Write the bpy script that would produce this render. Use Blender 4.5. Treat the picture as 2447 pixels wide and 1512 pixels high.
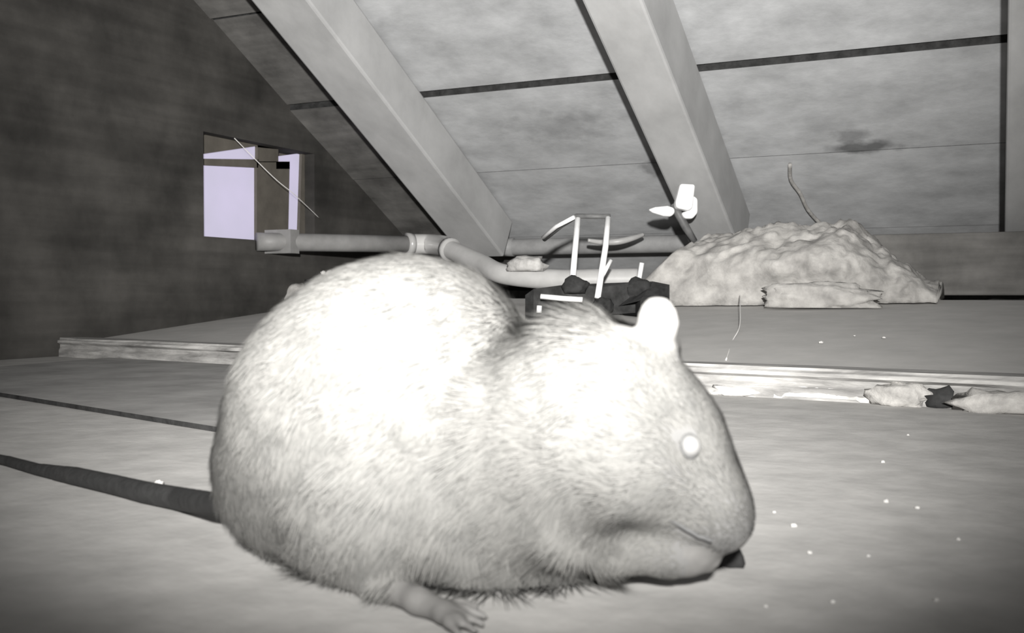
import bpy, bmesh, math, random
import numpy as np
from mathutils import Vector, Matrix, noise

for o in list(bpy.data.objects): bpy.data.objects.remove(o)
scene = bpy.context.scene
COL = scene.collection
random.seed(7); rng = np.random.default_rng(11)

# ------------------------------------------------------------------ camera
W, H, F = 2447, 1512, 2450.0
CAM_Z = 0.085
YAW = math.radians(25.5); PIT = math.atan2(56, F)
cam = bpy.data.cameras.new('camera'); cam_o = bpy.data.objects.new('camera', cam); COL.objects.link(cam_o)
cam.sensor_fit = 'HORIZONTAL'; cam.sensor_width = 36.0; cam.lens = 36.0 * F / W
cam.clip_start = 0.01; cam.clip_end = 50
cam_o.location = (0, 0, CAM_Z); cam_o.rotation_euler = (math.pi/2 - PIT, 0, YAW)
scene.camera = cam_o
cam.dof.use_dof = True; cam.dof.focus_distance = 0.9; cam.dof.aperture_fstop = 24   # focused on the attic behind, the rat is a little soft

# ------------------------------------------------------------------ light and exposure
scene.view_settings.view_transform = 'Standard'; scene.view_settings.look = 'None'
scene.view_settings.gamma = 1.0; scene.view_settings.use_curve_mapping = False
scene.view_settings.exposure = 0.0
world = bpy.data.worlds.new('attic_night'); scene.world = world; world.use_nodes = True
bg = world.node_tree.nodes['Background']; bg.inputs[0].default_value = (1.0, 0.95, 0.88, 1); bg.inputs[1].default_value = 0.06

def lamp_spot(name, loc, target, energy, angle, blend, radius, color):
    l = bpy.data.lights.new(name, 'SPOT'); o = bpy.data.objects.new(name, l); COL.objects.link(o)
    l.energy = energy; l.spot_size = math.radians(angle); l.spot_blend = blend; l.shadow_soft_size = radius; l.color = color
    o.location = loc
    o.rotation_euler = (Vector(target) - Vector(loc)).to_track_quat('-Z', 'Y').to_euler()
    return o
# the infrared floodlight that goes with the camera, set up behind and above it
lamp_spot('infrared_floodlight', (0.085, -0.185, 0.212), (-0.438, 0.905, 0.302), 222, 64.2, 1.0, 0.015, (1, 0.985, 0.955))

# ------------------------------------------------------------------ geometry helpers
FW = np.array([-math.sin(YAW)*math.cos(PIT), math.cos(YAW)*math.cos(PIT), -math.sin(PIT)])
RT = np.array([math.cos(YAW), math.sin(YAW), 0.0]); UP = np.cross(RT, FW)
CC = np.array([0, 0, CAM_Z])
def ray(px, py): return FW + RT*((px - W/2)/F) + UP*((H/2 - py)/F)
def P(px, py, d): return CC + ray(px, py)*d
def hit(px, py, n, c):
    n = np.array(n, float); r = ray(px, py); return CC + r*((c - n @ CC)/(n @ r))
def on_floor(px, py, z=0.0): return hit(px, py, (0, 0, 1), z)
def on_y(px, py, y): return hit(px, py, (0, 1, 0), y)
def on_x(px, py, x): return hit(px, py, (1, 0, 0), x)

def tag(o, label=None, cat=None, group=None, kind=None):
    if label: o['label'] = label
    if cat: o['category'] = cat
    if group: o['group'] = group
    if kind: o['kind'] = kind
    return o
def empty(name, loc, label, cat, group=None):
    o = bpy.data.objects.new(name, None); COL.objects.link(o); o.location = Vector(loc); o.empty_display_size = .02
    return tag(o, label, cat, group)
def world_loc(o):
    v = Vector(o.location)
    while o.parent: o = o.parent; v += o.location
    return v
def obj(name, verts, faces, mat, parent=None, smooth=False, origin=None):
    v = np.array(verts, float)
    if origin is None: origin = np.array([v[:,0].mean(), v[:,1].mean(), v[:,2].min()])
    origin = np.array(origin, float)
    me = bpy.data.meshes.new(name); me.from_pydata([tuple(p) for p in v - origin], [], [tuple(f) for f in faces])
    me.update()
    bm = bmesh.new(); bm.from_mesh(me); bmesh.ops.recalc_face_normals(bm, faces=bm.faces); bm.to_mesh(me); bm.free()
    if smooth: me.polygons.foreach_set('use_smooth', [True]*len(me.polygons))
    o = bpy.data.objects.new(name, me); COL.objects.link(o)
    if mat: me.materials.append(mat)
    if parent:
        o.parent = parent; o.location = Vector(origin) - world_loc(parent)
    else: o.location = Vector(origin)
    return o
class MB:
    def __init__(s): s.v = []; s.f = []
    def add(s, v, f):
        n = len(s.v); s.v += [tuple(p) for p in v]; s.f += [tuple(i + n for i in q) for q in f]; return s
    def hexa(s, a):  # 8 corners, bottom four then top four
        return s.add(a, [(0,3,2,1),(4,5,6,7),(0,1,5,4),(1,2,6,5),(2,3,7,6),(3,0,4,7)])
    def box(s, x0, x1, y0, y1, z0, z1):
        return s.hexa([(x0,y0,z0),(x1,y0,z0),(x1,y1,z0),(x0,y1,z0),(x0,y0,z1),(x1,y0,z1),(x1,y1,z1),(x0,y1,z1)])
    def tube(s, pts, r, seg=14, caps=True):
        pts = [np.array(p, float) for p in pts]; n = len(pts)
        rs = [r]*n if not hasattr(r, '__len__') else r
        t0 = pts[1]-pts[0]; ref = np.array([0,0,1.0])
        if abs(t0 @ ref)/np.linalg.norm(t0) > .9: ref = np.array([1.0,0,0])
        rings = []
        for i in range(n):
            t = pts[min(i+1,n-1)] - pts[max(i-1,0)]; t = t/np.linalg.norm(t)
            u = ref - t*(ref @ t); u /= np.linalg.norm(u); w = np.cross(t, u); ref = u
            rings.append([pts[i] + rs[i]*(math.cos(a)*u + math.sin(a)*w) for a in [2*math.pi*k/seg for k in range(seg)]])
        v = [p for rg in rings for p in rg]; f = []
        for i in range(n-1):
            for k in range(seg):
                k2 = (k+1) % seg
                f.append((i*seg+k, i*seg+k2, (i+1)*seg+k2, (i+1)*seg+k))
        if caps: f.append(tuple(range(seg-1,-1,-1))); f.append(tuple((n-1)*seg+k for k in range(seg)))
        return s.add(v, f)
    def obj(s, name, mat, parent=None, smooth=False, origin=None): return obj(name, s.v, s.f, mat, parent, smooth, origin)
def bevel(o, w, seg=2):
    m = o.modifiers.new('bevel', 'BEVEL'); m.width = w; m.segments = seg; m.limit_method = 'ANGLE'; return o
def smooth_path(pts, n=8):
    pts = [np.array(p, float) for p in pts]; out = []
    for i in range(len(pts)-1):
        p0 = pts[max(i-1,0)]; p1 = pts[i]; p2 = pts[i+1]; p3 = pts[min(i+2,len(pts)-1)]
        for k in range(n):
            t = k/n
            out.append(.5*((2*p1)+(-p0+p2)*t+(2*p0-5*p1+4*p2-p3)*t*t+(-p0+3*p1-3*p2+p3)*t**3))
    out.append(pts[-1]); return out
def lump(name, c, size, mat, parent=None, seed=0, sub=3, rough=.35, freq=1.6, rot=0.0, flat=.55):
    """an irregular crumb or lump resting with its base at point c"""
    bm = bmesh.new(); bmesh.ops.create_icosphere(bm, subdivisions=sub, radius=1)
    cr, sr = math.cos(rot), math.sin(rot); vs = []
    for v in bm.verts:
        p = v.co.copy(); q = p*freq + Vector((seed*7.3, seed*3.1, seed*1.7))
        k = 1 + rough*noise.noise(q) + rough*.5*noise.noise(q*2.7)
        p = p*k
        x, y, z = p.x*size[0], p.y*size[1], p.z*size[2]
        z = max(z, -flat*size[2])
        vs.append((x*cr - y*sr, x*sr + y*cr, z))
    zb = min(v[2] for v in vs)
    vs = [(c[0]+v[0], c[1]+v[1], c[2]+v[2]-zb) for v in vs]
    fs = [[w.index for w in f.verts] for f in bm.faces]; bm.free()
    return obj(name, vs, fs, mat, parent, True)

# ------------------------------------------------------------------ materials
def rgb(v, w=0.0): return (v*(1+w), v, v*(1-w*1.4), 1)
def mottled(name, c0, c1, scale=9.0, rough=.8, bump=.15, stretch=(1,1,1), detail=8, spots=None, wood=None, spec=.25):
    m = bpy.data.materials.new(name); m.use_nodes = True; nt = m.node_tree; N = nt.nodes; L = nt.links
    b = N['Principled BSDF']; b.inputs['Roughness'].default_value = rough; b.inputs['Specular IOR Level'].default_value = spec
    g = N.new('ShaderNodeNewGeometry'); mp = N.new('ShaderNodeMapping'); L.new(g.outputs['Position'], mp.inputs['Vector'])
    mp.inputs['Scale'].default_value = stretch
    nz = N.new('ShaderNodeTexNoise'); nz.inputs['Scale'].default_value = scale; nz.inputs['Detail'].default_value = detail; nz.inputs['Roughness'].default_value = .62
    L.new(mp.outputs[0], nz.inputs['Vector'])
    cr = N.new('ShaderNodeValToRGB'); cr.color_ramp.elements[0].position = .32; cr.color_ramp.elements[1].position = .68
    cr.color_ramp.elements[0].color = c0; cr.color_ramp.elements[1].color = c1
    L.new(nz.outputs['Fac'], cr.inputs['Fac']); out = cr.outputs['Color']
    if wood:
        wv = N.new('ShaderNodeTexNoise'); wv.inputs['Scale'].default_value = 1; wv.inputs['Detail'].default_value = 5
        m2 = N.new('ShaderNodeMapping'); m2.inputs['Scale'].default_value = wood; L.new(g.outputs['Position'], m2.inputs['Vector']); L.new(m2.outputs[0], wv.inputs['Vector'])
        r2 = N.new('ShaderNodeMapRange'); r2.inputs[1].default_value = .35; r2.inputs[2].default_value = .65; r2.inputs[3].default_value = .8; r2.inputs[4].default_value = 1.12
        L.new(wv.outputs['Fac'], r2.inputs[0])
        mx = N.new('ShaderNodeVectorMath'); mx.operation = 'SCALE'; L.new(out, mx.inputs[0]); L.new(r2.outputs[0], mx.inputs['Scale']); out = mx.outputs[0]
    for (p, r, dark, ns) in (spots or []):   # stains with an outline of their own
        d = N.new('ShaderNodeVectorMath'); d.operation = 'SUBTRACT'; L.new(g.outputs['Position'], d.inputs[0]); d.inputs[1].default_value = p
        sc = N.new('ShaderNodeVectorMath'); sc.operation = 'DIVIDE'; L.new(d.outputs[0], sc.inputs[0]); sc.inputs[1].default_value = r
        ln = N.new('ShaderNodeVectorMath'); ln.operation = 'LENGTH'; L.new(sc.outputs[0], ln.inputs[0])
        n2 = N.new('ShaderNodeTexNoise'); n2.inputs['Scale'].default_value = ns; n2.inputs['Detail'].default_value = 6; L.new(g.outputs['Position'], n2.inputs['Vector'])
        ad = N.new('ShaderNodeMath'); ad.operation = 'MULTIPLY_ADD'; L.new(n2.outputs['Fac'], ad.inputs[0]); ad.inputs[1].default_value = 1.6; L.new(ln.outputs['Value'], ad.inputs[2])
        r3 = N.new('ShaderNodeMapRange'); r3.inputs[1].default_value = 1.15; r3.inputs[2].default_value = 1.75; r3.inputs[3].default_value = dark; r3.inputs[4].default_value = 1
        L.new(ad.outputs[0], r3.inputs[0])
        mx = N.new('ShaderNodeVectorMath'); mx.operation = 'SCALE'; L.new(out, mx.inputs[0]); L.new(r3.outputs[0], mx.inputs['Scale']); out = mx.outputs[0]
    L.new(out, b.inputs['Base Color'])
    if bump:
        bp = N.new('ShaderNodeBump'); bp.inputs['Strength'].default_value = bump; bp.inputs['Distance'].default_value = .004
        L.new(nz.outputs['Fac'], bp.inputs['Height']); L.new(bp.outputs[0], b.inputs['Normal'])
    return m

SL = 0.54
E = P(1430, 560, 2.0); Y_EAVE = E[1]; Z0 = E[2] + SL*E[1]
RN = np.array([0, SL, 1.0]); RN /= np.linalg.norm(RN); RC = RN @ E
def roof_z(y): return Z0 - SL*y
def on_roof(px, py, d=0.0): return hit(px, py, RN, RC - d)

st = [(tuple(on_roof(2070, 352)), (.07, .022, .02), .35, 30), (tuple(on_roof(2035, 325)), (.03, .03, .02), .6, 40),
      (tuple(on_roof(1330, 300)), (.12, .08, .03), .8, 45), (tuple(on_roof(1560, 400)), (.03, .04, .03), .6, 50)]
M_ROOF = mottled('roof_board_wood', rgb(.31,-.012), rgb(.47,-.012), 13, .85, .35, (1,1.4,1.4), spots=st)
M_ENDBAY_SHADE = mottled('shade_toned_end_bay_boards', rgb(.07,.03), rgb(.17,.03), 12, .9, .3, wood=(5, 40, 40))  # darker copy of the roof wood; the end bay's dimness is in the colour
M_RAFT = mottled('rafter_wood', rgb(.32,.0), rgb(.42,.0), 16, .85, .2, (1,.6,.6))
M_FLOOR = mottled('floor_dusty_board', rgb(.34,.02), rgb(.46,.02), 30, .9, .25)
M_PANEL = mottled('hardboard', rgb(.20,.015), rgb(.34,.015), 14, .9, .25)
M_BATTEN = mottled('pale_batten_wood', rgb(.15,.02), rgb(.40,.02), 14, .8, .5, (1,6,6), wood=(4, 90, 160))
M_SLOPE = mottled('smooth_grey_board', rgb(.36,.02), rgb(.43,.02), 20, .9, .06)
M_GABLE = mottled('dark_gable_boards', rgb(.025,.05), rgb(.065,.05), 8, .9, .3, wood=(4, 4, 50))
M_BACK = mottled('dark_wall_plate', rgb(.06,.02), rgb(.14,.02), 20, .9, .4)
M_PIPE_D = mottled('old_grey_pipe', rgb(.20,.0), rgb(.30,.0), 25, .55, .08)
M_PIPE_P = mottled('pale_plastic_pipe', rgb(.33,.01), rgb(.42,.01), 25, .42, .04, spec=.5)
M_PIPE_M = mottled('grey_weathered_pipe', rgb(.17,.01), rgb(.24,.01), 25, .5, .05)
M_COUP = mottled('shiny_coupling', rgb(.34,.01), rgb(.40,.01), 20, .22, .0, spec=.6)
M_COUP2 = mottled('pale_glossy_elbow', rgb(.46,.01), rgb(.52,.01), 20, .25, .0, spec=.6)
M_WOOL = mottled('mineral_wool', rgb(.20,.03), rgb(.43,.03), 28, 1.0, 1.0, detail=10)
M_RUBBLE = mottled('grey_rubble', rgb(.22,.03), rgb(.44,.03), 60, .95, .6)
M_PALE = mottled('pale_plaster', rgb(.30,.02), rgb(.5,.02), 60, .9, .5)
M_DARK = mottled('dark_debris_and_edge_shade', rgb(.012,.0), rgb(.04,.0), 60, .9, .4)
M_BLACK = mottled('black_nose_shade', rgb(.012,.0), rgb(.03,.0), 90, .8, .3)
M_PLANK = mottled('dull_dark_plank', rgb(.10,.03), rgb(.17,.03), 14, .9, .3, wood=(6, 6, 60))
M_STEEL = mottled('galvanised_wire', rgb(.62,.0), rgb(.8,.0), 60, .35, .05, spec=.6)
M_DSTEEL = mottled('dull_dark_wire', rgb(.08,.0), rgb(.14,.0), 60, .5, .05)
M_WHITE = mottled('white_plastic', rgb(.8,.0), rgb(.9,.0), 30, .4, .02)
M_FRAME = mottled('reflected_window_frame', rgb(.07,.1), rgb(.11,.1), 20, .8, .1)
M_THREAD = mottled('pale_thread', rgb(.6,.02), rgb(.75,.02), 50, .8, 0)

# ------------------------------------------------------------------ the attic
XG = on_roof(770, 345)[0]      # the gable end
X0, X1 = XG - .06, 1.6
floor = tag(MB().box(X0, X1, -1.9, 2.5, -.03, 0).obj('floor', M_FLOOR), kind='structure')
# roof deck: planks side by side along the eave, with open joints between them, on a dark underlay
YJ = [1.287, 1.483, 1.682]; BW = .198
edges = [YJ[0]-BW*k for k in range(16, 0, -1)] + YJ + [1.884, 2.45]
deck = MB(); cs, sn = 1/math.sqrt(1+SL*SL), SL/math.sqrt(1+SL*SL)
for i in range(len(edges)-1):
    gp = .0075 if abs(edges[i+1]-1.483) < .001 else (.0060 if abs(edges[i+1]-1.287) < .001 else .0016)
    a, b = edges[i]+.0010, edges[i+1]-gp
    dz = .004*math.sin(i*2.1); t = .022
    for (xa, xb) in ((X0, -.93), (-.928, X1)):
        c = [(xa,a,roof_z(a)+dz),(xb,a,roof_z(a)+dz),(xb,b,roof_z(b)+dz*.2),(xa,b,roof_z(b)+dz*.2)]
        deck.hexa(c + [(p[0],p[1],p[2]+t) for p in c])
a, b = edges[0], edges[-1]
c = [(X0,a,roof_z(a)+.032),(X1,a,roof_z(a)+.032),(X1,b,roof_z(b)+.032),(X0,b,roof_z(b)+.032)]
felt = MB(); felt.hexa(c + [(p[0],p[1],p[2]+.02) for p in c])
tag(felt.obj('trim_2', M_DARK), kind='structure')
ceiling = tag(deck.obj('ceiling', M_ROOF), kind='structure')
ceiling.data.materials.append(M_DARK); ceiling.data.materials.append(M_ENDBAY_SHADE)
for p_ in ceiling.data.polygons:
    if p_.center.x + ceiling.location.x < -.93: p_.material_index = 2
    if abs(p_.normal @ Vector(RN)) < .8: p_.material_index = 1     # joint edges coloured dark in place of shade in the gaps

def rafter(xa, xb, d, label):
    ya, yb = -1.6, 1.825
    def sec(y): return [(xa,y-d*sn,roof_z(y)-d*cs),(xb,y-d*sn,roof_z(y)-d*cs),(xb,y,roof_z(y)-.004),(xa,y,roof_z(y)-.004)]
    A, B = sec(ya), sec(yb)
    o = obj('rafter', A+B, [(0,1,2,3),(7,6,5,4),(0,4,5,1),(1,5,6,2),(2,6,7,3),(3,7,4,0)], M_RAFT)
    bevel(o, .004); return tag(o, label, 'rafter', 'rafters under the roof boards')
rafter(-.957, -.868, .085, 'broad pale wooden rafter slanting down behind the rat\'s hump')
rafter(-.478, -.402, .100, 'wooden rafter with a dark right side, ending by the white plastic clip')
rafter(.004, .085, .095, 'wooden rafter cut off by the right edge of the view')

# gable wall with a monitor-glass window reflection, built in as glowing panes and bars
wq = lambda px, py: on_x(px, py, XG)
def rect_yz(px0, py0, px1, py1):
    a = wq(px0, py0); b = wq(px1, py1); return a[1], b[1], a[2], b[2]
win_tl, win_br = wq(486, 344), wq(752, 578)
wy0, wy1 = win_tl[1], win_br[1]; wz0, wz1 = win_br[2]-.004, wq(486, 344)[2]+.02
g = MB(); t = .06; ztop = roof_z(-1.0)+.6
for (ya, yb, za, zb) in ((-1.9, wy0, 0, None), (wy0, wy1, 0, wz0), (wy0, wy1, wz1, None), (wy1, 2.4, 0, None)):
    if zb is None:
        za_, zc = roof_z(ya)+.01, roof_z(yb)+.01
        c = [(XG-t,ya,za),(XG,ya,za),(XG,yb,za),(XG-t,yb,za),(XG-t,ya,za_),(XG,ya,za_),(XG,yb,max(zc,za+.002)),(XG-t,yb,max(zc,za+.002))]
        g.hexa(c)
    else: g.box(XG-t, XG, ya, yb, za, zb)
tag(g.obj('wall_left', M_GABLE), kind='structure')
m = bpy.data.materials.new('glowing_window_reflection'); m.use_nodes = True  # glow stands in for a window mirrored on the monitor glass
bb = m.node_tree.nodes['Principled BSDF']; bb.inputs['Base Color'].default_value = (.2,.2,.24,1); bb.inputs['Roughness'].default_value = .4
tc = m.node_tree.nodes.new('ShaderNodeNewGeometry'); nz = m.node_tree.nodes.new('ShaderNodeTexNoise'); nz.inputs['Scale'].default_value = 14
m.node_tree.links.new(tc.outputs['Position'], nz.inputs['Vector'])
rp = m.node_tree.nodes.new('ShaderNodeValToRGB'); rp.color_ramp.elements[0].color = (.42,.40,.50,1); rp.color_ramp.elements[1].color = (.54,.48,.66,1)
m.node_tree.links.new(nz.outputs['Fac'], rp.inputs['Fac']); m.node_tree.links.new(rp.outputs[0], bb.inputs['Emission Color']); bb.inputs['Emission Strength'].default_value = .9
M_REFL_PANE = m
wroot = empty('reflected_window_1', (XG, (wy0+wy1)/2, wz0), None, None); wroot['kind'] = 'structure'
def slab_x(mb, quad, xa, xb):   # a board in the plane of the gable, from its four corners
    mb.hexa([(xa,p[1],p[2]) for p in quad] + [(xb,p[1],p[2]) for p in quad])
panes = [[(497,392),(640,399),(638,576),(497,572)], [(500,368),(643,346),(643,378),(512,377)],
         [(712,384),(747,386),(738,574),(710,570)], [(690,372),(748,364),(747,386),(694,383)]]
for q in panes:
    mb = MB(); slab_x(mb, [wq(*p) for p in q], XG-.034, XG-.028); mb.obj('reflected_pane', M_REFL_PANE, wroot)
bars = [[(478,330),(500,330),(498,580),(478,580)], [(640,326),(689,326),(689,386),(640,386)], [(638,384),(716,384),(712,580),(638,580)], [(746,330),(764,330),(764,580),(738,580)],
        [(478,330),(500,330),(500,368),(478,368)], [(496,377),(642,379),(641,399),(496,392)], [(684,385),(716,385),(716,402),(684,402)],
        [(496,320),(645,320),(645,346),(496,368)], [(640,320),(762,320),(762,362),(640,350)], [(480,572),(760,574),(760,590),(480,590)]]
for q in bars:
    mb = MB(); slab_x(mb, [wq(*p) for p in q], XG-.050, XG-.022); mb.obj('reflected_window_bar', M_FRAME, wroot)

mb = MB(); slab_x(mb, [wq(476,318), wq(768,318), wq(768,592), wq(476,592)], XG-.060, XG-.052); mb.obj('back_board', M_FRAME, wroot)
# dark plate closing the eave behind the pipes, and the far side walls out of view
tag(MB().box(X0, X1, 2.06, 2.12, 0, roof_z(2.10)+.01).obj('wall_back', M_BACK), kind='structure')

# batten lying across the floor, with a worn stepped front edge
ZT = .0253
bl, br_ = on_floor(350, 815, ZT), on_floor(2447, 900, ZT)
dr = (br_ - bl); dr[2] = 0; dr /= np.linalg.norm(dr); nn = np.array([-dr[1], dr[0], 0])
A = bl - dr*.18; Ln = np.linalg.norm(br_ - bl) + .68
prof = [(-.003,0),(-.003,.009),(.0,.012),(-.001,.0165),(-.005,.019),(-.0045,.022),(-.002,.0232),(-.001,ZT),(.03,ZT),(.03,0)]
vs = []; fs = []; NS = 260; npf = len(prof)
for i in range(NS+1):
    u = Ln*i/NS; base = A + dr*u
    for j, (o_, z) in enumerate(prof):
        k = .0022*noise.noise(Vector((u*22, j*1.7, 3))) if 0 < j < 7 else 0
        kz = .0009*noise.noise(Vector((u*9, j*.9, 8))) if 2 <= j <= 8 else 0
        p = base + nn*(o_ + k); vs.append((p[0], p[1], z + kz))
for i in range(NS):
    for j in range(npf):
        j2 = (j+1) % npf; fs.append((i*npf+j, i*npf+j2, (i+1)*npf+j2, (i+1)*npf+j))
fs += [tuple(range(npf)), tuple(NS*npf+j for j in range(npf-1,-1,-1))]
tag(obj('floor_batten', vs, fs, M_BATTEN), 'long pale worn wooden batten lying across the floor behind the rat', 'batten')

# smooth board rising from the batten towards the eave
q0, q1 = A + nn*.031, A + dr*Ln + nn*.031
zb = .0755; yb = 1.50
b0 = np.array([q0[0]+.02, yb+.15, zb]); b1 = np.array([q1[0], yb-.05, zb])
c = [(q0[0],q0[1],ZT-.006),(q1[0],q1[1],ZT-.006),tuple(b1),tuple(b0)]
mb = MB(); mb.hexa([(p[0],p[1],p[2]-.012) for p in c] + c)
slope = tag(mb.obj('sloping_board', M_SLOPE), 'smooth dull grey board rising from the pale batten towards the eave', 'board')
SN = np.cross(np.array(c[1])-np.array(c[0]), np.array(c[3])-np.array(c[0])); SN /= np.linalg.norm(SN); SC = SN @ np.array(c[0])
def on_slope(px, py): return hit(px, py, SN, SC)
# rough ledge between that board and the eave
ve = []; fe = []; nx, ny = 120, 16
for i in range(nx+1):
    for j in range(ny+1):
        x = XG+.002 + (X1-XG-.03)*i/nx
        tt = (x - b0[0])/(b1[0]-b0[0]); y_s = b0[1]+(b1[1]-b0[1])*tt + .004
        y = y_s + (2.055 - y_s)*j/ny
        z = .0715 + .006*noise.noise(Vector((x*9, y*9, 0))) + .003*noise.noise(Vector((x*30, y*30, 4)))
        ve.append((x, y, min(z, .0745) if j == 0 else z))
for i in range(nx):
    for j in range(ny):
        k = i*(ny+1)+j; fe.append((k, k+ny+1, k+ny+2, k+1))
nv = len(ve); ve += [(p[0], p[1], 0.0) for p in ve[:]]
for i in range(nx):
    k = i*(ny+1); fe.append((k, k+ny+1, nv+k+ny+1, nv+k)); k += ny; fe.append((k, k+ny+1, nv+k+ny+1, nv+k))
for j in range(ny):
    fe.append((j, j+1, nv+j+1, nv+j)); k = nx*(ny+1)+j; fe.append((k, k+1, nv+k+1, nv+k))
tag(obj('trim_1', ve, fe, M_RUBBLE, smooth=False), kind='structure')
ZL = .076

# thin hardboard sheet on the floor, left of and behind the rat
p0, p1 = on_floor(-260, 905), on_floor(1180, 1142)
d = p1 - p0; bk = A + nn*(-.012)
e0 = bk + dr*.12; s_ = .64; e1 = bk + dr*s_
mb = MB(); t = .0035
c = [(p0[0],p0[1],0),(p1[0],p1[1],0),(e1[0],e1[1],0),(e0[0],e0[1],0)]
mb.hexa([(p[0],p[1],.0002) for p in c] + [(p[0],p[1],t) for p in c])
hs = mb.obj('hardboard_sheet', M_PANEL); hs.data.materials.append(M_DARK)
for p_ in hs.data.polygons:
    if abs(p_.normal.z) < .5: p_.material_index = 1     # edge coloured dark in place of the shadow line along it
tag(hs, 'thin blotchy hardboard sheet on the floor left of the rat', 'board')

# ------------------------------------------------------------------ pipes at the eave
yp = Y_EAVE - .03
up = empty('drain_pipe', on_y(1300, 612, yp) - np.array([0,0,.02]), 'long dull dark grey pipe running along the eave behind the wire frame', 'pipe')
l = on_y(1040, 583, yp); r_ = on_y(1765, 592, yp); zc = (l[2]+r_[2])/2
MB().tube([(l[0]+.02,yp,zc),(l[0]+.05,yp,zc),(r_[0]-.1,yp,zc),(r_[0]+.01,yp,zc)], .0165, 24).obj('pipe', M_PIPE_D, up, True)
for px in (1215,):
    q = on_y(px, 590, yp); MB().tube([(q[0]-.012,yp,zc),(q[0]+.012,yp,zc)], .0182, 24).obj('joint_ring', M_PIPE_D, up, True)

w1 = P(978, 583, 1.88); w0 = on_x(655, 578, XG + .024); wd = (w1-w0)/np.linalg.norm(w1-w0); yq = w1[1]
root = empty('waste_pipe', (w1[0], yq, w1[2]-.02), 'pale pipe with a shiny elbow bending down towards the rat\'s hump', 'pipe')
zw = w1[2]
MB().tube([w0-wd*.03, w0, (w0+w1)/2, w1], .0155, 22).obj('straight_pipe', M_PIPE_M, root, True)
ea = w1; eb = P(1075, 596, 1.78); ec = P(1205, 655, 1.64); ed = P(1330, 668, 1.60); ee = P(1525, 666, 1.57)
MB().tube(smooth_path([ea, ea+wd*.03+(.012,0,0), (ea+wd*.05)*.45+eb*.55+(.008,0,.001), eb], 6), .0185, 22).obj('elbow', M_COUP2, root, True)
for p, dd in ((ea, wd), (eb, (ec-eb)/np.linalg.norm(ec-eb))):
    MB().tube([p-dd*.006, p+dd*.006], .0205, 22).obj('elbow_collar', M_COUP, root, True)
MB().tube(smooth_path([eb, eb*.4+ec*.6, ec, ed, ed*.5+ee*.5, ee], 8), .0160, 22).obj('lower_pipe', M_PIPE_P, root, True)
q = w0 + wd*.02
MB().box(XG, q[0]+.020, q[1]-.012, q[1]+.012, q[2]-.0195, q[2]+.021).obj('pipe_bracket', M_PIPE_M, root)

# ------------------------------------------------------------------ wire frame behind the neck
fb = P(1430, 735, 1.36)
fr = empty('wire_frame', (fb[0], fb[1], ZL-.006), 'bent wire frame of upright rods on a dark base behind the rat\'s neck', 'frame')
D = 1.38
def rod(name, pts, r, mat): return MB().tube([P(*p) for p in pts], r, 10).obj(name, mat, fr, True)
rod('upright_rod', [(1381,522,1.44),(1374,600,1.42),(1367,684,1.40)], .0042, M_STEEL)
rod('upright_rod', [(1453,520,1.44),(1447,590,1.42),(1428,712,1.38)], .0042, M_STEEL)
rod('short_rod', [(1534,628,1.42),(1528,662,1.42),(1523,690,1.41)], .0034, M_STEEL)
rod('side_spur', [(1460,622,1.41),(1438,662,1.40)], .0028, M_STEEL)
rod('top_bar', [(1300,572,1.52),(1340,540,1.49),(1378,516,1.45),(1420,517,1.445),(1458,517,1.44)], .0036, M_DSTEEL)
rod('brace_rod', [(1297,568,1.50),(1330,541,1.475),(1372,519,1.44)], .0030, M_STEEL)
rod('crossbar', [(1292,708,1.36),(1345,713,1.355),(1392,716,1.35)], .0036, M_STEEL)
rod('end_peg', [(1289,730,1.35),(1288,747,1.35)], .0036, M_STEEL)
# uneven dark base with sprawling arms
vs = []; fs = []; K = 40
outl = [(1255,705),(1275,690),(1330,684),(1350,680),(1395,682),(1440,686),(1500,676),(1560,672),(1600,680),(1575,700),(1530,718),(1500,735),(1440,748),(1360,752),(1290,752),(1262,738)]
z_b = .0745
def slope_z(p): return (SC - SN[0]*p[0] - SN[1]*p[1])/SN[2]
tops = [on_slope(px, py) + np.array([0,0,.004]) if py > 733 else P(px, py, 1.36 + (715-py)*.0012) for px, py in outl]
low = [np.array([p[0], p[1], min(slope_z(p) + .001, p[2] - .003)]) for p in tops]; n = len(outl)
obj('base', [tuple(p) for p in tops+low], [tuple(range(n)), tuple(range(2*n-1, n-1, -1))] + [(i, (i+1)%n, n+(i+1)%n, n+i) for i in range(n)], M_DARK, fr)
k1 = P(1374, 700, 1.395); lump('foot_knob', k1, (.017,.016,.015), M_DARK, fr, 3)
k2 = P(1440, 745, 1.37); lump('foot_knob', k2, (.015,.013,.012), M_DARK, fr, 5)
k3 = P(1528, 712, 1.41); lump('foot_knob', k3, (.020,.018,.018), M_DARK, fr, 8)

# crumb of mortar sitting on the lower pipe
mp = P(1258, 648, 1.605)
tag(lump('mortar_lump', mp, (.031,.018,.016), M_PALE, None, 4, 3, .5, 2.2), 'rough pale lump of mortar resting on the pale lower pipe', 'lump')
# curved bright strip behind the frame
tag(MB().tube(smooth_path([P(1405,574,1.78),P(1440,579,1.79),P(1478,577,1.785),P(1512,569,1.79),P(1538,560,1.80)],6), [.003+.0028*math.sin(math.pi*i/24) for i in range(25)], 10).obj('plastic_strip', M_PIPE_P, None, True),
    'thin curved bright strip lying on the dark pipe behind the upright rods', 'strip')
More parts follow.
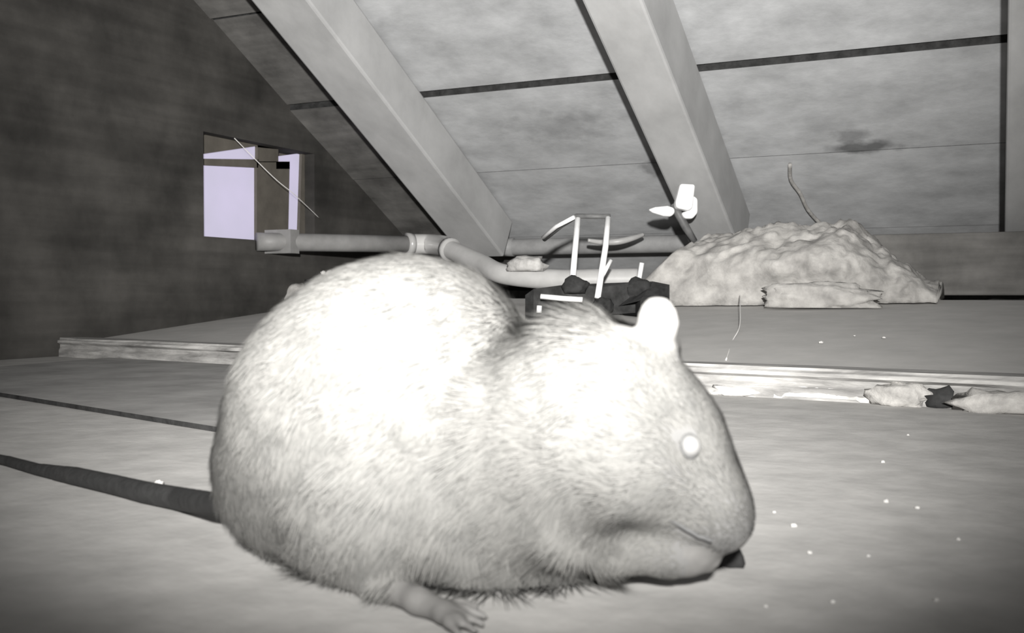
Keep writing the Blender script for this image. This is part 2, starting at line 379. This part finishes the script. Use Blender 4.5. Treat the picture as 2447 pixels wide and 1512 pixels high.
# white clip at the foot of the middle rafter
cl = empty('plastic_clip', P(1640, 522, 1.70), 'small white plastic clip on a dark strap at the foot of the middle rafter', 'clip')
DCL = float((on_roof(1640, 470, .104) - CC) @ FW) - .014
def plate(name, quad, d, th, mat, bev=.003):
    f_ = [P(px, py, d - 1.80 + DCL) for px, py in quad]; b_ = [p + FW*th for p in f_]; n = len(quad)
    o = obj(name, [tuple(p) for p in f_+b_], [tuple(range(n)), tuple(range(2*n-1,n-1,-1))]+[(i,(i+1)%n,n+(i+1)%n,n+i) for i in range(n)], mat, cl)
    return bevel(o, bev, 3)
plate('clip_body', [(1626,438),(1662,440),(1656,496),(1646,503),(1618,497),(1614,486)], 1.775, .022, M_WHITE, .004)
plate('clip_jaw', [(1656,466),(1668,474),(1668,508),(1656,522),(1636,522),(1628,508),(1648,502),(1657,490)], 1.785, .02, M_WHITE, .005)
plate('clip_wing', [(1549,500),(1566,494),(1596,491),(1612,496),(1614,508),(1604,517),(1586,516),(1560,508)], 1.79, .010, M_WHITE, .004)
MB().tube([P(1606,488,DCL),P(1622,512,DCL),P(1640,545,DCL+.005),P(1660,577,DCL+.01)], [.004,.007,.0065,.005], 10).obj('strap', M_DSTEEL, cl, True)
pts = [on_roof(x, y, .007) for x, y in ((1888,392),(1890,430),(1912,462),(1930,500),(1958,532),(1985,556))]
tag(MB().tube(smooth_path(pts, 4), .0032, 8).obj('twig', M_RUBBLE, None, True), 'crooked dark twig against the roof boards right of the middle rafter', 'twig')

# ------------------------------------------------------------------ insulation on the right
def sstep0(t): t = min(1, max(0, t)); return t*t*(3-2*t)
vs = []; fs = []; NU, NV = 110, 80
for i in range(NU+1):
    u = i/NU
    for j in range(NV+1):
        v = j/NV; an = math.pi*v
        x = -.447 + .35*u
        yc = 1.565; hw = .122; hh = .112
        taper = min(1, u/.045)**.5*(1 - .75*sstep0((u-.62)/.38))
        hgt = hh*(.95 + .07*noise.noise(Vector((x*5,3,1))) - .22*sstep0((x+.25)/.5))*taper
        sag = .3*math.exp(-((x+.20)/.13)**2)
        y = yc - hw*math.cos(an)*(.75+.25*taper)
        z = max(0, math.sin(an))**.62*hgt
        # a lapped fold low on the front face
        fold = math.exp(-((x+.27)/.10)**2)
        if v < .33: y -= .030*fold*math.sin(math.pi*min(1, v/.26))
        nzv = Vector((x*14, y*14, z*14+2))
        w = .016*noise.noise(nzv) + .009*noise.noise(nzv*2.6) + .006*noise.noise(nzv*7)
        y += -w*math.cos(an); z += w*math.sin(an)
        slant = .10*(1 - min(1, z/.1))*max(0, 1-u/.6)
        xx = x - slant*.9 + .02
        vs.append((xx, y, min(slope_z((xx, y)), .0765) + .0008 + max(z, 0)))
for i in range(NU):
    for j in range(NV):
        k = i*(NV+1)+j; fs.append((k, k+1, k+NV+2, k+NV+1))
fs.append(tuple(range(NV+1))); fs.append(tuple(NU*(NV+1)+j for j in range(NV,-1,-1)))
for i in range(NU): fs.append((i*(NV+1), (i+1)*(NV+1), (i+1)*(NV+1)+NV, i*(NV+1)+NV))
tag(obj('insulation_roll', vs, fs, M_WOOL, None, True), 'rumpled pale mineral wool insulation stuffed under the eave at right', 'insulation')

mb = MB(); mb.box(-.36, X1-.05, 1.696, 1.716, .0815, .1765)
eb_ = mb.obj('eave_plank', M_PLANK); bevel(eb_, .003)
tag(eb_, 'dull dark plank on edge along the eave, right of the pale insulation', 'plank')
fp = P(1960, 724, 1.36); fp[2] = slope_z(fp) + .0005
tag(lump('insulation_scrap', fp, (.075,.014,.022), M_WOOL, None, 77, 4, .3, 2.2, .02), 'small pale torn scrap of insulation lying in front of the big rumpled roll', 'insulation')
# ------------------------------------------------------------------ debris
def floor_lump(name, px, py, size, mat, seed, label, cat, z=0.0, rot=0.4, group=None, rough=.5):
    p = on_floor(px, py, z); p[2] = z
    return tag(lump(name, p, size, mat, None, seed, 3, rough, 2.0, rot), label, cat, group)
ang = math.atan2(dr[1], dr[0])
sp = on_floor(1962, 957)
vs = []; fs = []
for i in range(25):
    u = i/24; hh = (.010 + .0035*noise.noise(Vector((u*9,1,5))))*(.55+.45*math.sin(math.pi*min(1,u*1.15+.08)))
    wd = .010 + .004*noise.noise(Vector((u*7,9,2)))
    b_ = sp + dr*((u-.5)*.075) + nn*.002
    lift = .0022 if .1 < u < .9 else .0004
    for (o_, z) in ((-wd*.5, lift), (wd*.6, lift), (wd*.5, hh), (-wd*.25, hh*1.05)): p = b_+nn*o_; vs.append((p[0],p[1],z))
for i in range(24):
    for j in range(4): fs.append((i*4+j, i*4+(j+1)%4, i*4+4+(j+1)%4, i*4+4+j))
fs += [(0,1,2,3),(99,98,97,96)]
tag(obj('wood_splinter', vs, fs, M_PALE), 'pale ragged splinter of wood lying in front of the batten', 'splinter')
floor_lump('rubble_lump', 2150, 968, (.022,.012,.012), M_RUBBLE, 2, 'grey crumbly lump of rubble against the batten, right of the pale splinter', 'rubble', rot=ang)
floor_lump('rubble_lump', 2245, 972, (.016,.011,.010), M_DARK, 6, 'small dark lump between the two crumbly grey lumps along the batten', 'rubble', rot=ang)
floor_lump('rubble_lump', 2385, 985, (.030,.012,.010), M_RUBBLE, 9, 'long grey rubble lump at the right edge in front of the batten', 'rubble', rot=ang)
floor_lump('plaster_flake', 1760, 945, (.024,.006,.006), M_PALE, 12, 'pale plaster flake leaning on the batten close to the rat\'s forehead', 'flake', rot=ang)
for i, (px, py, s) in enumerate([(2110,1105,.0016),(2118,1200,.0018),(2192,1215,.0016),(1897,1258,.0017),(2238,1436,.0013),(1935,1322,.0013),(2075,1330,.0010),(2170,1040,.0012),(1850,1225,.0011),(2290,1290,.0012),(1990,1440,.0011),(1830,1450,.0010)]):
    floor_lump('crumb', px, py, (s*.6, s*.5, s*.45), M_PALE, 20+i, 'tiny pale crumb scattered on the bare floor right of the rat', 'crumb', group='crumbs on the floor right of the rat')
for i, (px, py, s) in enumerate([(1962,820,.0036),(2112,808,.0030),(2042,803,.0018)]):
    p = on_slope(px, py); tag(lump('dust_speck', p, (s*.6,s*.5,s*.4), M_PALE, None, 40+i), 'pale speck of dust on the smooth sloping board', 'speck', 'specks on the sloping board')
floor_lump('grit', 380, 1158, (.0020,.0016,.0014), M_PALE, 50, 'single pale bit of grit on the floor just above the tail', 'crumb', z=.0001)
# clutter at the left, under the pale pipe
p = P(790, 690, 1.72); p[2] = ZL-.003
tag(lump('rubble_lump', p, (.045,.03,.032), M_DARK, None, 14), 'dark lump on the ledge under the pale pipe, left of the hump', 'rubble')
for i, (px, py, s) in enumerate([(772,656,.004),(787,657,.005)]):
    q = P(px, py, 1.665); tag(lump('chip', q, (s,s,s), M_PALE, None, 60+i), 'bright chip stuck on the dark lump left of the hump', 'chip', 'chips on the dark lump')
p = P(590, 700, 1.82); p[2] = ZL-.003
tag(lump('rubble_lump', p, (.035,.02,.012), M_PALE, None, 15), 'low pale lump on the ledge below the reflected window', 'rubble')
p = P(690, 680, 1.85); p[2] = ZL-.003
tag(lump('rubble_lump', p, (.06,.03,.02), M_RUBBLE, None, 17), 'grey lump on the ledge between the pale lump and the dark lump', 'rubble')
# cobweb threads
pts = smooth_path([on_slope(1783,726)+np.array([0,-.04,.012]), P(1768,775,1.16), P(1750,815,1.08), on_slope(1735,862)+np.array([0,0,.0008])], 6)
tag(MB().tube(pts, .0007, 6).obj('thread', M_THREAD, None, True), 'fine pale thread trailing down to the batten right of the ear', 'thread')
pts = smooth_path([on_x(560,330,XG+.004), on_x(652,422,XG+.02), on_x(705,466,XG+.025), on_x(764,522,XG+.004)], 6)
tag(MB().tube(pts, .0007, 6).obj('cobweb_strand', M_THREAD, None, True), 'slanting cobweb strand hanging in front of the reflected window', 'cobweb')

# ------------------------------------------------------------------ the rat
# modelled in the camera's own metric frame only for convenience (x right, y down, z away), then turned into the room
def K(px, py, d, r): return np.array([(px-W/2)/F*d, (py-H/2)/F*d, d, r/F*d])
PR = []   # a, b, depth squash, blend, region
def cap(a, b, sz, k, reg): PR.append((K(*a), K(*b), sz, k, reg))
def ball(a, sz, k, reg): PR.append((K(*a), K(*a), sz, k, reg))
ball((905,1012,.315,355), .72, .010, 'fur')
ball((1000,898,.315,262), .75, .012, 'fur')
cap((1190,1095,.310,280), (1440,1016,.292,222), .78, .003, 'fur')
cap((1440,1016,.292,222), (1655,1190,.286,112), .80, .010, 'fur')
cap((900,1215,.310,150), (1330,1225,.304,128), .80, .014, 'fur')
ball((660,1146,.322,122), .85, .016, 'fur')
ball((885,1190,.290,180), .60, .010, 'fur')
ball((1598,1062,.288,124), .8, .010, 'fur')
cap((1655,1190,.286,112), (1720,1240,.284,62), .85, .008, 'fur')
ball((1700,1210,.280,72), .85, .008, 'fur')
ball((1738,1264,.283,36), .9, .006, 'skin')
cap((1545,1195,.286,88), (1672,1258,.285,36), .85, .006, 'fur')
ball((1520,1130,.272,90), .5, .010, 'fur')                                          # cheek
# near foreleg and forepaw
cap((1390,1240,.284,82), (1475,1298,.286,56), .8, .008, 'fur')
cap((1475,1298,.286,60), (1610,1318,.285,50), .85, .006, 'fur')
cap((1610,1318,.285,50), (1655,1330,.285,40), .85, .006, 'skin')
for (x, y, d) in ((1706,1318,.283),(1716,1333,.284),(1712,1349,.284),(1696,1362,.285)):
    cap((1640,1330+(y-1335)*.6,.285,20), ((1640+x)/2+8,(1330+y)/2-6,d,15), 1, .0022, 'skin')
    cap(((1640+x)/2+8,(1330+y)/2-6,d,15), (x,y,d,11), 1, .001, 'skin')
cap((1630,1322,.282,16), (1668,1306,.281,12), 1, .002, 'skin')                       # small thumb
# far foreleg
cap((1400,1200,.325,70), (1500,1262,.335,40), .8, .008, 'fur'); cap((1500,1262,.335,36), (1600,1280,.336,28), .8, .004, 'skin')
for dx, dy in ((44,-8),(50,2),(44,12)): cap((1600,1280,.336,16), (1600+dx,1280+dy,.336,8), 1, .002, 'skin')
# near hind foot, flat on the floor
def fz(py, z=.0042): return (CAM_Z - z)*F/(py - 700)
cap((880,1330,.300,70), (905,1384,fz(1386,.006),40), .8, .006, 'fur')
cap((900,1390,fz(1390,.0048),36), (1000,1436,fz(1436,.0040),30), 1, .003, 'skin')
cap((1000,1436,fz(1436,.0040),30), (1060,1462,fz(1462,.0036),29), 1, .003, 'skin')
for (mx, my, x, y) in ((1100,1446,1140,1452),(1112,1460,1158,1472),(1108,1474,1154,1490),(1096,1486,1136,1506),(1072,1492,1098,1516)):
    cap((1055,1460+(my-1470)*.5,fz(1462+(my-1470)*.5,.0034),17), (mx,my-5,fz(my-5,.0034),15), 1, .002, 'skin')
    cap((mx,my-5,fz(my-5,.0034),15), (x,y,fz(y,.0020),11), 1, .001, 'skin')
# far hind foot
cap((960,1290,.345,40), (1070,1285,.338,24), .8, .004, 'skin')
# tail on the floor
def tz(py, r): return (CAM_Z - r)*F/(py - 700)
tl = [(560,1196,.335,30),(505,1203,.362,29),(430,1192,tz(1192,.0047),29),(350,1177,tz(1177,.0044),27),(270,1158,tz(1158,.0041),25),(180,1138,tz(1138,.0038),23),(90,1122,tz(1122,.0028),16),(20,1102,tz(1102,.0025),14),(-70,1085,tz(1085,.0022),12)]
for a, b in zip(tl, tl[1:]): cap(a, b, 1, .0003, 'tail')
# ears
def ear(px, py, d, ax, ay, tilt):
    PR.append(('ear', K(px,py,d,ax), ay/F*d, tilt))
ear(1573, 770, .283, 50, 66, -.06); PR.append((K(1572,840,.285,40), K(1560,930,.283,60), .4, .004, 'fur')); ear(1560, 830, .318, 46, 78, -.1)

h_ = .0010
lo = np.array([-.290, -.018, .215]); hi = np.array([.078, .105, .535])
nx, ny, nz_ = [int(math.ceil(v)) for v in (hi-lo)/h_]
gx = (lo[0]+h_*np.arange(nx)).astype(np.float32); gy = (lo[1]+h_*np.arange(ny)).astype(np.float32); gz = (lo[2]+h_*np.arange(nz_)).astype(np.float32)
FLD = np.full((nx, ny, nz_), .05, np.float32)
def prim_dist(pr, X, Y, Z):
    if isinstance(pr[0], str):
        _, a, ry, tilt = pr; c_, s_ = math.cos(tilt), math.sin(tilt)
        x = (X-a[0])*c_+(Y-a[1])*s_; y = -(X-a[0])*s_+(Y-a[1])*c_; z = (Z-a[2]) + .25*(X-a[0])
        rz = .0028; z = z - .35*(x*x+y*y)/ry*.9 + .0012
        q = np.sqrt((x/a[3])**2+(y/ry)**2+(z/rz)**2); return (q-1)*rz*1.3
    a, b, sz, k, reg = pr
    ax, ay, az = a[:3]; bx, by, bz = b[:3]
    dx, dy, dz = bx-ax, by-ay, (bz-az)/sz; L2 = dx*dx+dy*dy+dz*dz
    x, y, z = X-ax, Y-ay, (Z-az)/sz
    if L2 < 1e-12: return (np.sqrt(x*x+y*y+z*z)-a[3])*(.5+.5*sz)
    t = np.clip((x*dx+y*dy+z*dz)/L2, 0, 1)
    return (np.sqrt((x-t*dx)**2+(y-t*dy)**2+(z-t*dz)**2) - (a[3]+t*(b[3]-a[3])))*(.5+.5*sz)
def pk(pr): return .003 if isinstance(pr[0], str) else pr[3]
def preg(pr): return 'ear' if isinstance(pr[0], str) else pr[4]
for pr in PR:
    if isinstance(pr[0], str): c0 = c1 = pr[1]; rr = pr[2]
    else: c0, c1 = pr[0], pr[1]; rr = max(c0[3], c1[3])
    mg = rr + pk(pr)*1.5 + .006
    l3 = np.minimum(c0[:3], c1[:3])-mg; h3 = np.maximum(c0[:3], c1[:3])+mg
    i0 = np.clip(((l3-lo)/h_).astype(int), 0, None); i1 = np.minimum(((h3-lo)/h_).astype(int)+1, (nx,ny,nz_))
    if (i1 <= i0).any(): continue
    sl = tuple(slice(a_, b_) for a_, b_ in zip(i0, i1))
    Dd = prim_dist(pr, gx[sl[0]][:,None,None], gy[sl[1]][None,:,None], gz[sl[2]][None,None,:]); k = pk(pr)
    A_ = FLD[sl]; hh = np.clip(k-np.abs(A_-Dd), 0, None)/k
    FLD[sl] = np.minimum(A_, Dd) - hh*hh*k*.25
# keep everything above the floor plane
PX = FW*1.0
FX, FY, FZ = np.meshgrid(gx, gy, gz, indexing='ij')
zw_ = CC[2] + FX*RT[2] - FY*UP[2] + FZ*FW[2]
FLD = np.maximum(FLD, -(zw_ - .0004)); del FX, FY, FZ, zw_

def surface_nets(f, h, lo):
    s = f < 0; n0, n1, n2 = f.shape
    c = np.zeros((n0-1, n1-1, n2-1), np.int8)
    for i in (0,1):
        for j in (0,1):
            for k in (0,1): c += s[i:n0-1+i, j:n1-1+j, k:n2-1+k]
    act = (c > 0) & (c < 8); idx = np.full(act.shape, -1, np.int64); cells = np.argwhere(act); idx[act] = np.arange(len(cells))
    acc = np.zeros((len(cells),3)); cnt = np.zeros(len(cells)); I, J, Kk = cells.T
    crn = [(i,j,k) for i in (0,1) for j in (0,1) for k in (0,1)]
    for a in crn:
        for ax in range(3):
            if a[ax]: continue
            b = list(a); b[ax] = 1
            fa = f[I+a[0],J+a[1],Kk+a[2]]; fb = f[I+b[0],J+b[1],Kk+b[2]]; mk = (fa < 0) != (fb < 0)
            t = np.where(mk, fa/np.where(mk, fa-fb, 1), 0); p = np.tile(np.array(a, float), (len(cells),1)); p[:,ax] += t
            acc += p*mk[:,None]; cnt += mk
    V = (cells + acc/cnt[:,None])*h + lo; Q = []
    for ax in range(3):
        sh = [slice(None)]*3; sh2 = [slice(None)]*3; sh[ax] = slice(0,-1); sh2[ax] = slice(1,None)
        ch = s[tuple(sh)] != s[tuple(sh2)]; e = np.argwhere(ch); inside = s[tuple(sh)][ch]
        u, v = [(1,2),(2,0),(0,1)][ax]; ok = (e[:,u] > 0) & (e[:,v] > 0) & (e[:,u] < f.shape[u]-1) & (e[:,v] < f.shape[v]-1)
        e = e[ok]; inside = inside[ok]; q = []
        for du, dv in ((-1,-1),(0,-1),(0,0),(-1,0)):
            w = e.copy(); w[:,u] += du; w[:,v] += dv; q.append(idx[w[:,0],w[:,1],w[:,2]])
        q = np.stack(q, 1); q[~inside] = q[~inside][:, ::-1]; Q.append(q)
    return V, np.concatenate(Q)
V, Q = surface_nets(FLD, h_, lo)
# even out the grid stepping
nb = np.concatenate([Q[:,[0,1]],Q[:,[1,2]],Q[:,[2,3]],Q[:,[3,0]]]); nb = np.concatenate([nb, nb[:, ::-1]])
deg = np.bincount(nb[:,0], minlength=len(V)).astype(float)
for it in range(4):
    av = np.stack([np.bincount(nb[:,0], V[nb[:,1],c_], minlength=len(V)) for c_ in range(3)], 1)/deg[:,None]
    V = V + .5*(av-V)
dm = np.stack([prim_dist(pr, V[:,0], V[:,1], V[:,2]) for pr in PR]); regs = np.array([preg(pr) for pr in PR])
vreg = regs[dm.argmin(0)]
def normals(V, Q):
    fn = np.cross(V[Q[:,2]]-V[Q[:,0]], V[Q[:,3]]-V[Q[:,1]]); n = np.zeros_like(V)
    for c_ in range(4): np.add.at(n, Q[:,c_], fn)
    return n/np.maximum(np.linalg.norm(n, axis=1, keepdims=True), 1e-12)
VN = normals(V, Q)
if ((VN*(V-V.mean(0))).sum(1)).mean() < 0: Q = Q[:, ::-1]; VN = -VN
def to_world(p): return CC + p[:,0:1]*RT - p[:,1:2]*UP + p[:,2:3]*FW
def to_world_dir(p): return p[:,0:1]*RT - p[:,1:2]*UP + p[:,2:3]*FW
VW = to_world(V); NW = to_world_dir(VN)
org = np.array([VW[vreg=='fur'][:,0].mean(), VW[vreg=='fur'][:,1].mean(), 0.0])
rat = empty('rat', org, 'plump pale furred rat hunched on the floor facing right, long dark tail', 'rat')

M_SKIN = mottled('rat_undercoat', rgb(.12,.01), rgb(.14,.01), 60, .9, .1)
M_FOOT = mottled('rat_paw_skin', rgb(.13,.02), rgb(.16,.02), 120, .6, .1)
M_EAR = mottled('rat_ear_skin', rgb(.15,.02), rgb(.165,.02), 90, .7, .05)
M_TAIL = mottled('rat_tail_skin', rgb(.02,.0), rgb(.03,.0), 200, .7, .3)
me = bpy.data.meshes.new('body'); me.from_pydata([tuple(p) for p in VW-org], [], [tuple(int(i) for i in q) for q in Q[:, ::1]]); me.update()
for mm in (M_SKIN, M_FOOT, M_EAR, M_TAIL): me.materials.append(mm)
code = {'fur':0,'skin':1,'ear':2,'tail':3}; vc = np.array([code[r] for r in vreg])
me.polygons.foreach_set('material_index', vc[Q[:,0]].astype(np.int32)); me.polygons.foreach_set('use_smooth', np.ones(len(Q), bool))
bm = bmesh.new(); bm.from_mesh(me); bmesh.ops.recalc_face_normals(bm, faces=bm.faces); bm.to_mesh(me); bm.free()
body = bpy.data.objects.new('body', me); COL.objects.link(body); body.parent = rat

# eye: first surface met along the line of sight at the eye
i = int(np.argmin((V[:,0]/V[:,2]*F+W/2-1645)**2 + (V[:,1]/V[:,2]*F+H/2-1062)**2 + np.where(VN[:,2] > 0, 1e6, 0)))
ec_, en = VW[i], NW[i]
M_EYE = mottled('eye_shine', rgb(.17,.01), rgb(.19,.01), 30, .15, 0, spec=.5)  # pale eye colour holds the infrared eyeshine
M_LID = mottled('eyelid_rim', rgb(.075,.0), rgb(.09,.0), 90, .7, .05)
def sphere(name, c, r, mat, parent, seg=24):
    bm = bmesh.new(); bmesh.ops.create_uvsphere(bm, u_segments=seg, v_segments=seg//2, radius=r)
    v = [tuple(np.array(p.co)+c) for p in bm.verts]; f = [[w.index for w in q.verts] for q in bm.faces]; bm.free()
    return obj(name, v, f, mat, parent, True)
er = 27/F*V[i][2]
eye = sphere('eye', ec_ + en*er*.25, er, M_EYE, rat); eye['label'] = 'bright shining eye'
u_ = np.cross(en, [0,0,1]); u_ /= np.linalg.norm(u_); w_ = np.cross(en, u_)
ring = [ec_ + en*er*.32 + er*1.0*(math.cos(a)*u_+math.sin(a)*w_) for a in np.linspace(0, 2*math.pi, 33)]
MB().tube(ring, er*.16, 8, False).obj('eyelid', M_LID, eye, True)
i2 = int(np.argmin((V[:,0]/V[:,2]*F+W/2-1640)**2 + (V[:,1]/V[:,2]*F+H/2-1075)**2 + np.where(VN[:,2] < .3, 1e6, 0)))
sphere('eye', VW[i2] + NW[i2]*er*.25, er, M_EYE, rat)
def surf(px, py):     # nearest skin along a line of sight
    dd = (V[:,0]/V[:,2]*F+W/2-px)**2 + (V[:,1]/V[:,2]*F+H/2-py)**2
    i = int(np.argmin(V[:,2] + np.where(dd < 64, dd*1e-6, 10) )); return VW[i], NW[i]
# mouth line and nostril
ml = [surf(x, np.interp(x, [1600,1632,1664,1696], [1240,1262,1281,1293])) for x in np.linspace(1600,1696,17)]
mlp = np.array([p + n*.0006 for p, n in ml]); mlp[1:-1] = (mlp[:-2] + 2*mlp[1:-1] + mlp[2:])/4
MB().tube(smooth_path(list(mlp), 2), .0007, 6).obj('mouth', M_LID, rat, True)

# fur: separate tapered hairs lying along the body
ctrl = np.array([(1745,1250,-.5,-.8),(1640,950,-.7,-.7),(1700,1090,-.5,-.85),(1560,1150,-.98,.05),(1600,1260,-.9,.4),(1450,900,-.85,-.1),(1430,770,-.9,-.25),(1300,1000,-.9,.35),(1300,1250,-.75,.65),
    (980,680,-.95,.3),(1150,760,-.9,.4),(950,1000,-.8,.55),(700,820,-.7,.7),(600,950,-.5,.86),(560,1100,-.2,.98),(640,1220,-.1,.95),(750,1300,-.3,.95),(900,1250,-.5,.85),(880,1370,-.2,.98),
    (1050,1350,-.3,.95),(1200,1370,-.15,1.),(1320,1380,.1,1.),(1420,1330,.1,.95),(1100,1150,-.8,.6)])
NH = 150000
tri = np.concatenate([Q[:,[0,1,2]], Q[:,[0,2,3]]]); tri = tri[(vc[tri] == 0).all(1)]
e1_, e2_ = V[tri[:,1]]-V[tri[:,0]], V[tri[:,2]]-V[tri[:,0]]; ar = np.linalg.norm(np.cross(e1_, e2_), axis=1)
pick = rng.choice(len(tri), NH, p=ar/ar.sum()); r1 = np.sqrt(rng.random(NH)); r2 = rng.random(NH)
bw = np.stack([1-r1, r1*(1-r2), r1*r2], 1)
bp_ = (V[tri[pick]]*bw[:,:,None]).sum(1); bn = (VN[tri[pick]]*bw[:,:,None]).sum(1); bn /= np.linalg.norm(bn, axis=1, keepdims=True)
ppx = bp_[:,0]/bp_[:,2]*F+W/2; ppy = bp_[:,1]/bp_[:,2]*F+H/2
d2 = (ppx[:,None]-ctrl[:,0])**2 + (ppy[:,None]-ctrl[:,1])**2 + 2500; wt = 1/d2**1.5; wt /= wt.sum(1, keepdims=True)
fl = wt @ ctrl[:,2:4]
clump = np.array([noise.noise(Vector((p[0]*90, p[1]*90, p[2]*90))) for p in bp_])
clump2 = np.array([noise.noise(Vector((p[0]*160+9, p[1]*160, p[2]*160))) for p in bp_])
ang_ = clump*.9 + rng.normal(0, .14, NH); ca, sa = np.cos(ang_), np.sin(ang_)
dv = np.stack([fl[:,0]*ca-fl[:,1]*sa, fl[:,0]*sa+fl[:,1]*ca, rng.normal(0,.15,NH)], 1)
dv -= bn*(dv*bn).sum(1, keepdims=True); dv /= np.maximum(np.linalg.norm(dv, axis=1, keepdims=True), 1e-6)
def sstep(a, b, x): t = np.clip((x-a)/(b-a), 0, 1); return t*t*(3-2*t)
hd = sstep(1380, 1640, ppx)
length = (.0105*(1-hd) + .0046*hd)*(.7+.6*rng.random(NH))*(1+.25*clump2)
length *= 1 + .35*sstep(1280, 1370, ppy)*(1-hd)
length *= 1 - .5*np.exp(-(((ppx-1560)/90)**2+((ppy-860)/60)**2))
nape = np.exp(-(((ppx-1420)/130)**2+((ppy-770)/50)**2)); length *= 1+.5*nape
length *= 1 - .45*sstep(1690, 1740, ppx)*sstep(1150, 1210, ppy)
length *= 1 - .6*sstep(1380, 1440, ppx)*sstep(1230, 1290, ppy)
length *= 1 - .7*np.exp(-(((ppx-875)/70)**2+((ppy-1375)/45)**2))
belly = sstep(1310, 1370, ppy)*sstep(1060, 1150, ppx)*(1-sstep(1390, 1450, ppx)); length *= 1 + .7*belly
ed_ = np.sqrt((ppx-1645)**2+(ppy-1062)**2); mlx, mly = np.linspace(1600,1696,25), np.interp(np.linspace(1600,1696,25), [1600,1632,1664,1696], [1240,1262,1281,1293])
md_ = np.sqrt((ppx[:,None]-mlx)**2+(ppy[:,None]-mly)**2).min(1)
keep = (ed_ > 31) & ((md_ > 9) | (bn[:,2] > 0)) & ~((np.abs(ppx-905) < 75) & (ppy > 1382))
lift = .07 + .10*rng.random(NH) + .10*hd*rng.random(NH) + .40*belly*rng.random(NH) + .55*nape*rng.random(NH) + .07*clump2
n1 = dv*np.cos(lift)[:,None] + bn*np.sin(lift)[:,None]
side = np.cross(n1, bn); side /= np.maximum(np.linalg.norm(side, axis=1, keepdims=True), 1e-6)
wid = (.00020 + .00012*rng.random(NH))*(.6+.4*(1-hd))
gv = np.array([0, 1.0, 0])
base_ = bp_ - bn*.0004
mid = base_ + n1*(length*.5)[:,None]
tip = base_ + n1*(length*.95)[:,None] + (dv - bn*.5)*(length*.10)[:,None] + gv*(length*.04)[:,None]
def field(p):     # distance to the rat's own surface
    q = (p-lo)/h_; i = np.clip(np.floor(q).astype(int), 0, np.array(FLD.shape)-2); f = q-i; o_ = 0
    for a in (0,1):
        for b in (0,1):
            for c in (0,1):
                o_ = o_ + FLD[i[:,0]+a, i[:,1]+b, i[:,2]+c]*np.where(a, f[:,0], 1-f[:,0])*np.where(b, f[:,1], 1-f[:,1])*np.where(c, f[:,2], 1-f[:,2])
    return o_
for it in range(3):       # hairs ride over hollows instead of sinking into them
    mid = mid + bn*np.clip(.0001 + (.055 + .05*rng.random(NH))*length - field(mid), 0, .006)[:,None]
    tip = tip + bn*np.clip(.0001 + (.10 + .09*rng.random(NH))*length - field(tip), 0, .008)[:,None]
VS = np.stack([base_-side*wid[:,None]*.7, base_+side*wid[:,None]*.7, mid-side*wid[:,None], mid+side*wid[:,None], tip], 1)[keep]
HN = np.repeat(bn[keep], 5, 0); NHk = len(VS)
VSw = to_world(VS.reshape(-1,3)); HNw = to_world_dir(HN)
VSw[:,2] = np.maximum(VSw[:,2], .0006)
fm = bpy.data.meshes.new('fur'); k5 = np.arange(NHk)*5
fm.vertices.add(len(VSw)); fm.vertices.foreach_set('co', (VSw-org).astype(np.float32).ravel())
lp = np.stack([k5,k5+1,k5+3,k5+2, k5+2,k5+3,k5+4], 1).ravel().astype(np.int32)
fm.loops.add(len(lp)); fm.loops.foreach_set('vertex_index', lp)
fm.polygons.add(NHk*2)
fm.polygons.foreach_set('loop_start', np.stack([np.arange(NHk)*7, np.arange(NHk)*7+4],1).ravel().astype(np.int32))
fm.update(calc_edges=True)
fm.polygons.foreach_set('use_smooth', np.ones(NHk*2, bool))
tone = (.5 + .5*rng.random(NHk))*(1+.45*clump2[keep] + .25*clump[keep]); tone = np.repeat(np.clip(tone, 0, 1.2), 5)
at = fm.attributes.new('tone', 'FLOAT', 'POINT'); at.data.foreach_set('value', tone.astype(np.float32))
fm.normals_split_custom_set_from_vertices([tuple(n) for n in HNw])
M_FUR = bpy.data.materials.new('rat_fur'); M_FUR.use_nodes = True; nt = M_FUR.node_tree
b_ = nt.nodes['Principled BSDF']; b_.inputs['Roughness'].default_value = .7; b_.inputs['Specular IOR Level'].default_value = .15
an_ = nt.nodes.new('ShaderNodeAttribute'); an_.attribute_name = 'tone'
cr = nt.nodes.new('ShaderNodeValToRGB'); cr.color_ramp.elements[0].position = .35; cr.color_ramp.elements[0].color = (.095,.094,.091,1); cr.color_ramp.elements[1].position = .9; cr.color_ramp.elements[1].color = (.140,.138,.132,1)
nt.links.new(an_.outputs['Fac'], cr.inputs['Fac']); nt.links.new(cr.outputs[0], b_.inputs['Base Color'])
fm.materials.append(M_FUR)
fur = bpy.data.objects.new('fur', fm); COL.objects.link(fur); fur.parent = rat; fur['kind'] = 'stuff'

# black lump standing in for the shadow under the nose
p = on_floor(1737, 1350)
cb = lump('nose_shadow_lump', p, (.0058,.0045,.0062), M_BLACK, None, 31, 3, .35, 1.4)
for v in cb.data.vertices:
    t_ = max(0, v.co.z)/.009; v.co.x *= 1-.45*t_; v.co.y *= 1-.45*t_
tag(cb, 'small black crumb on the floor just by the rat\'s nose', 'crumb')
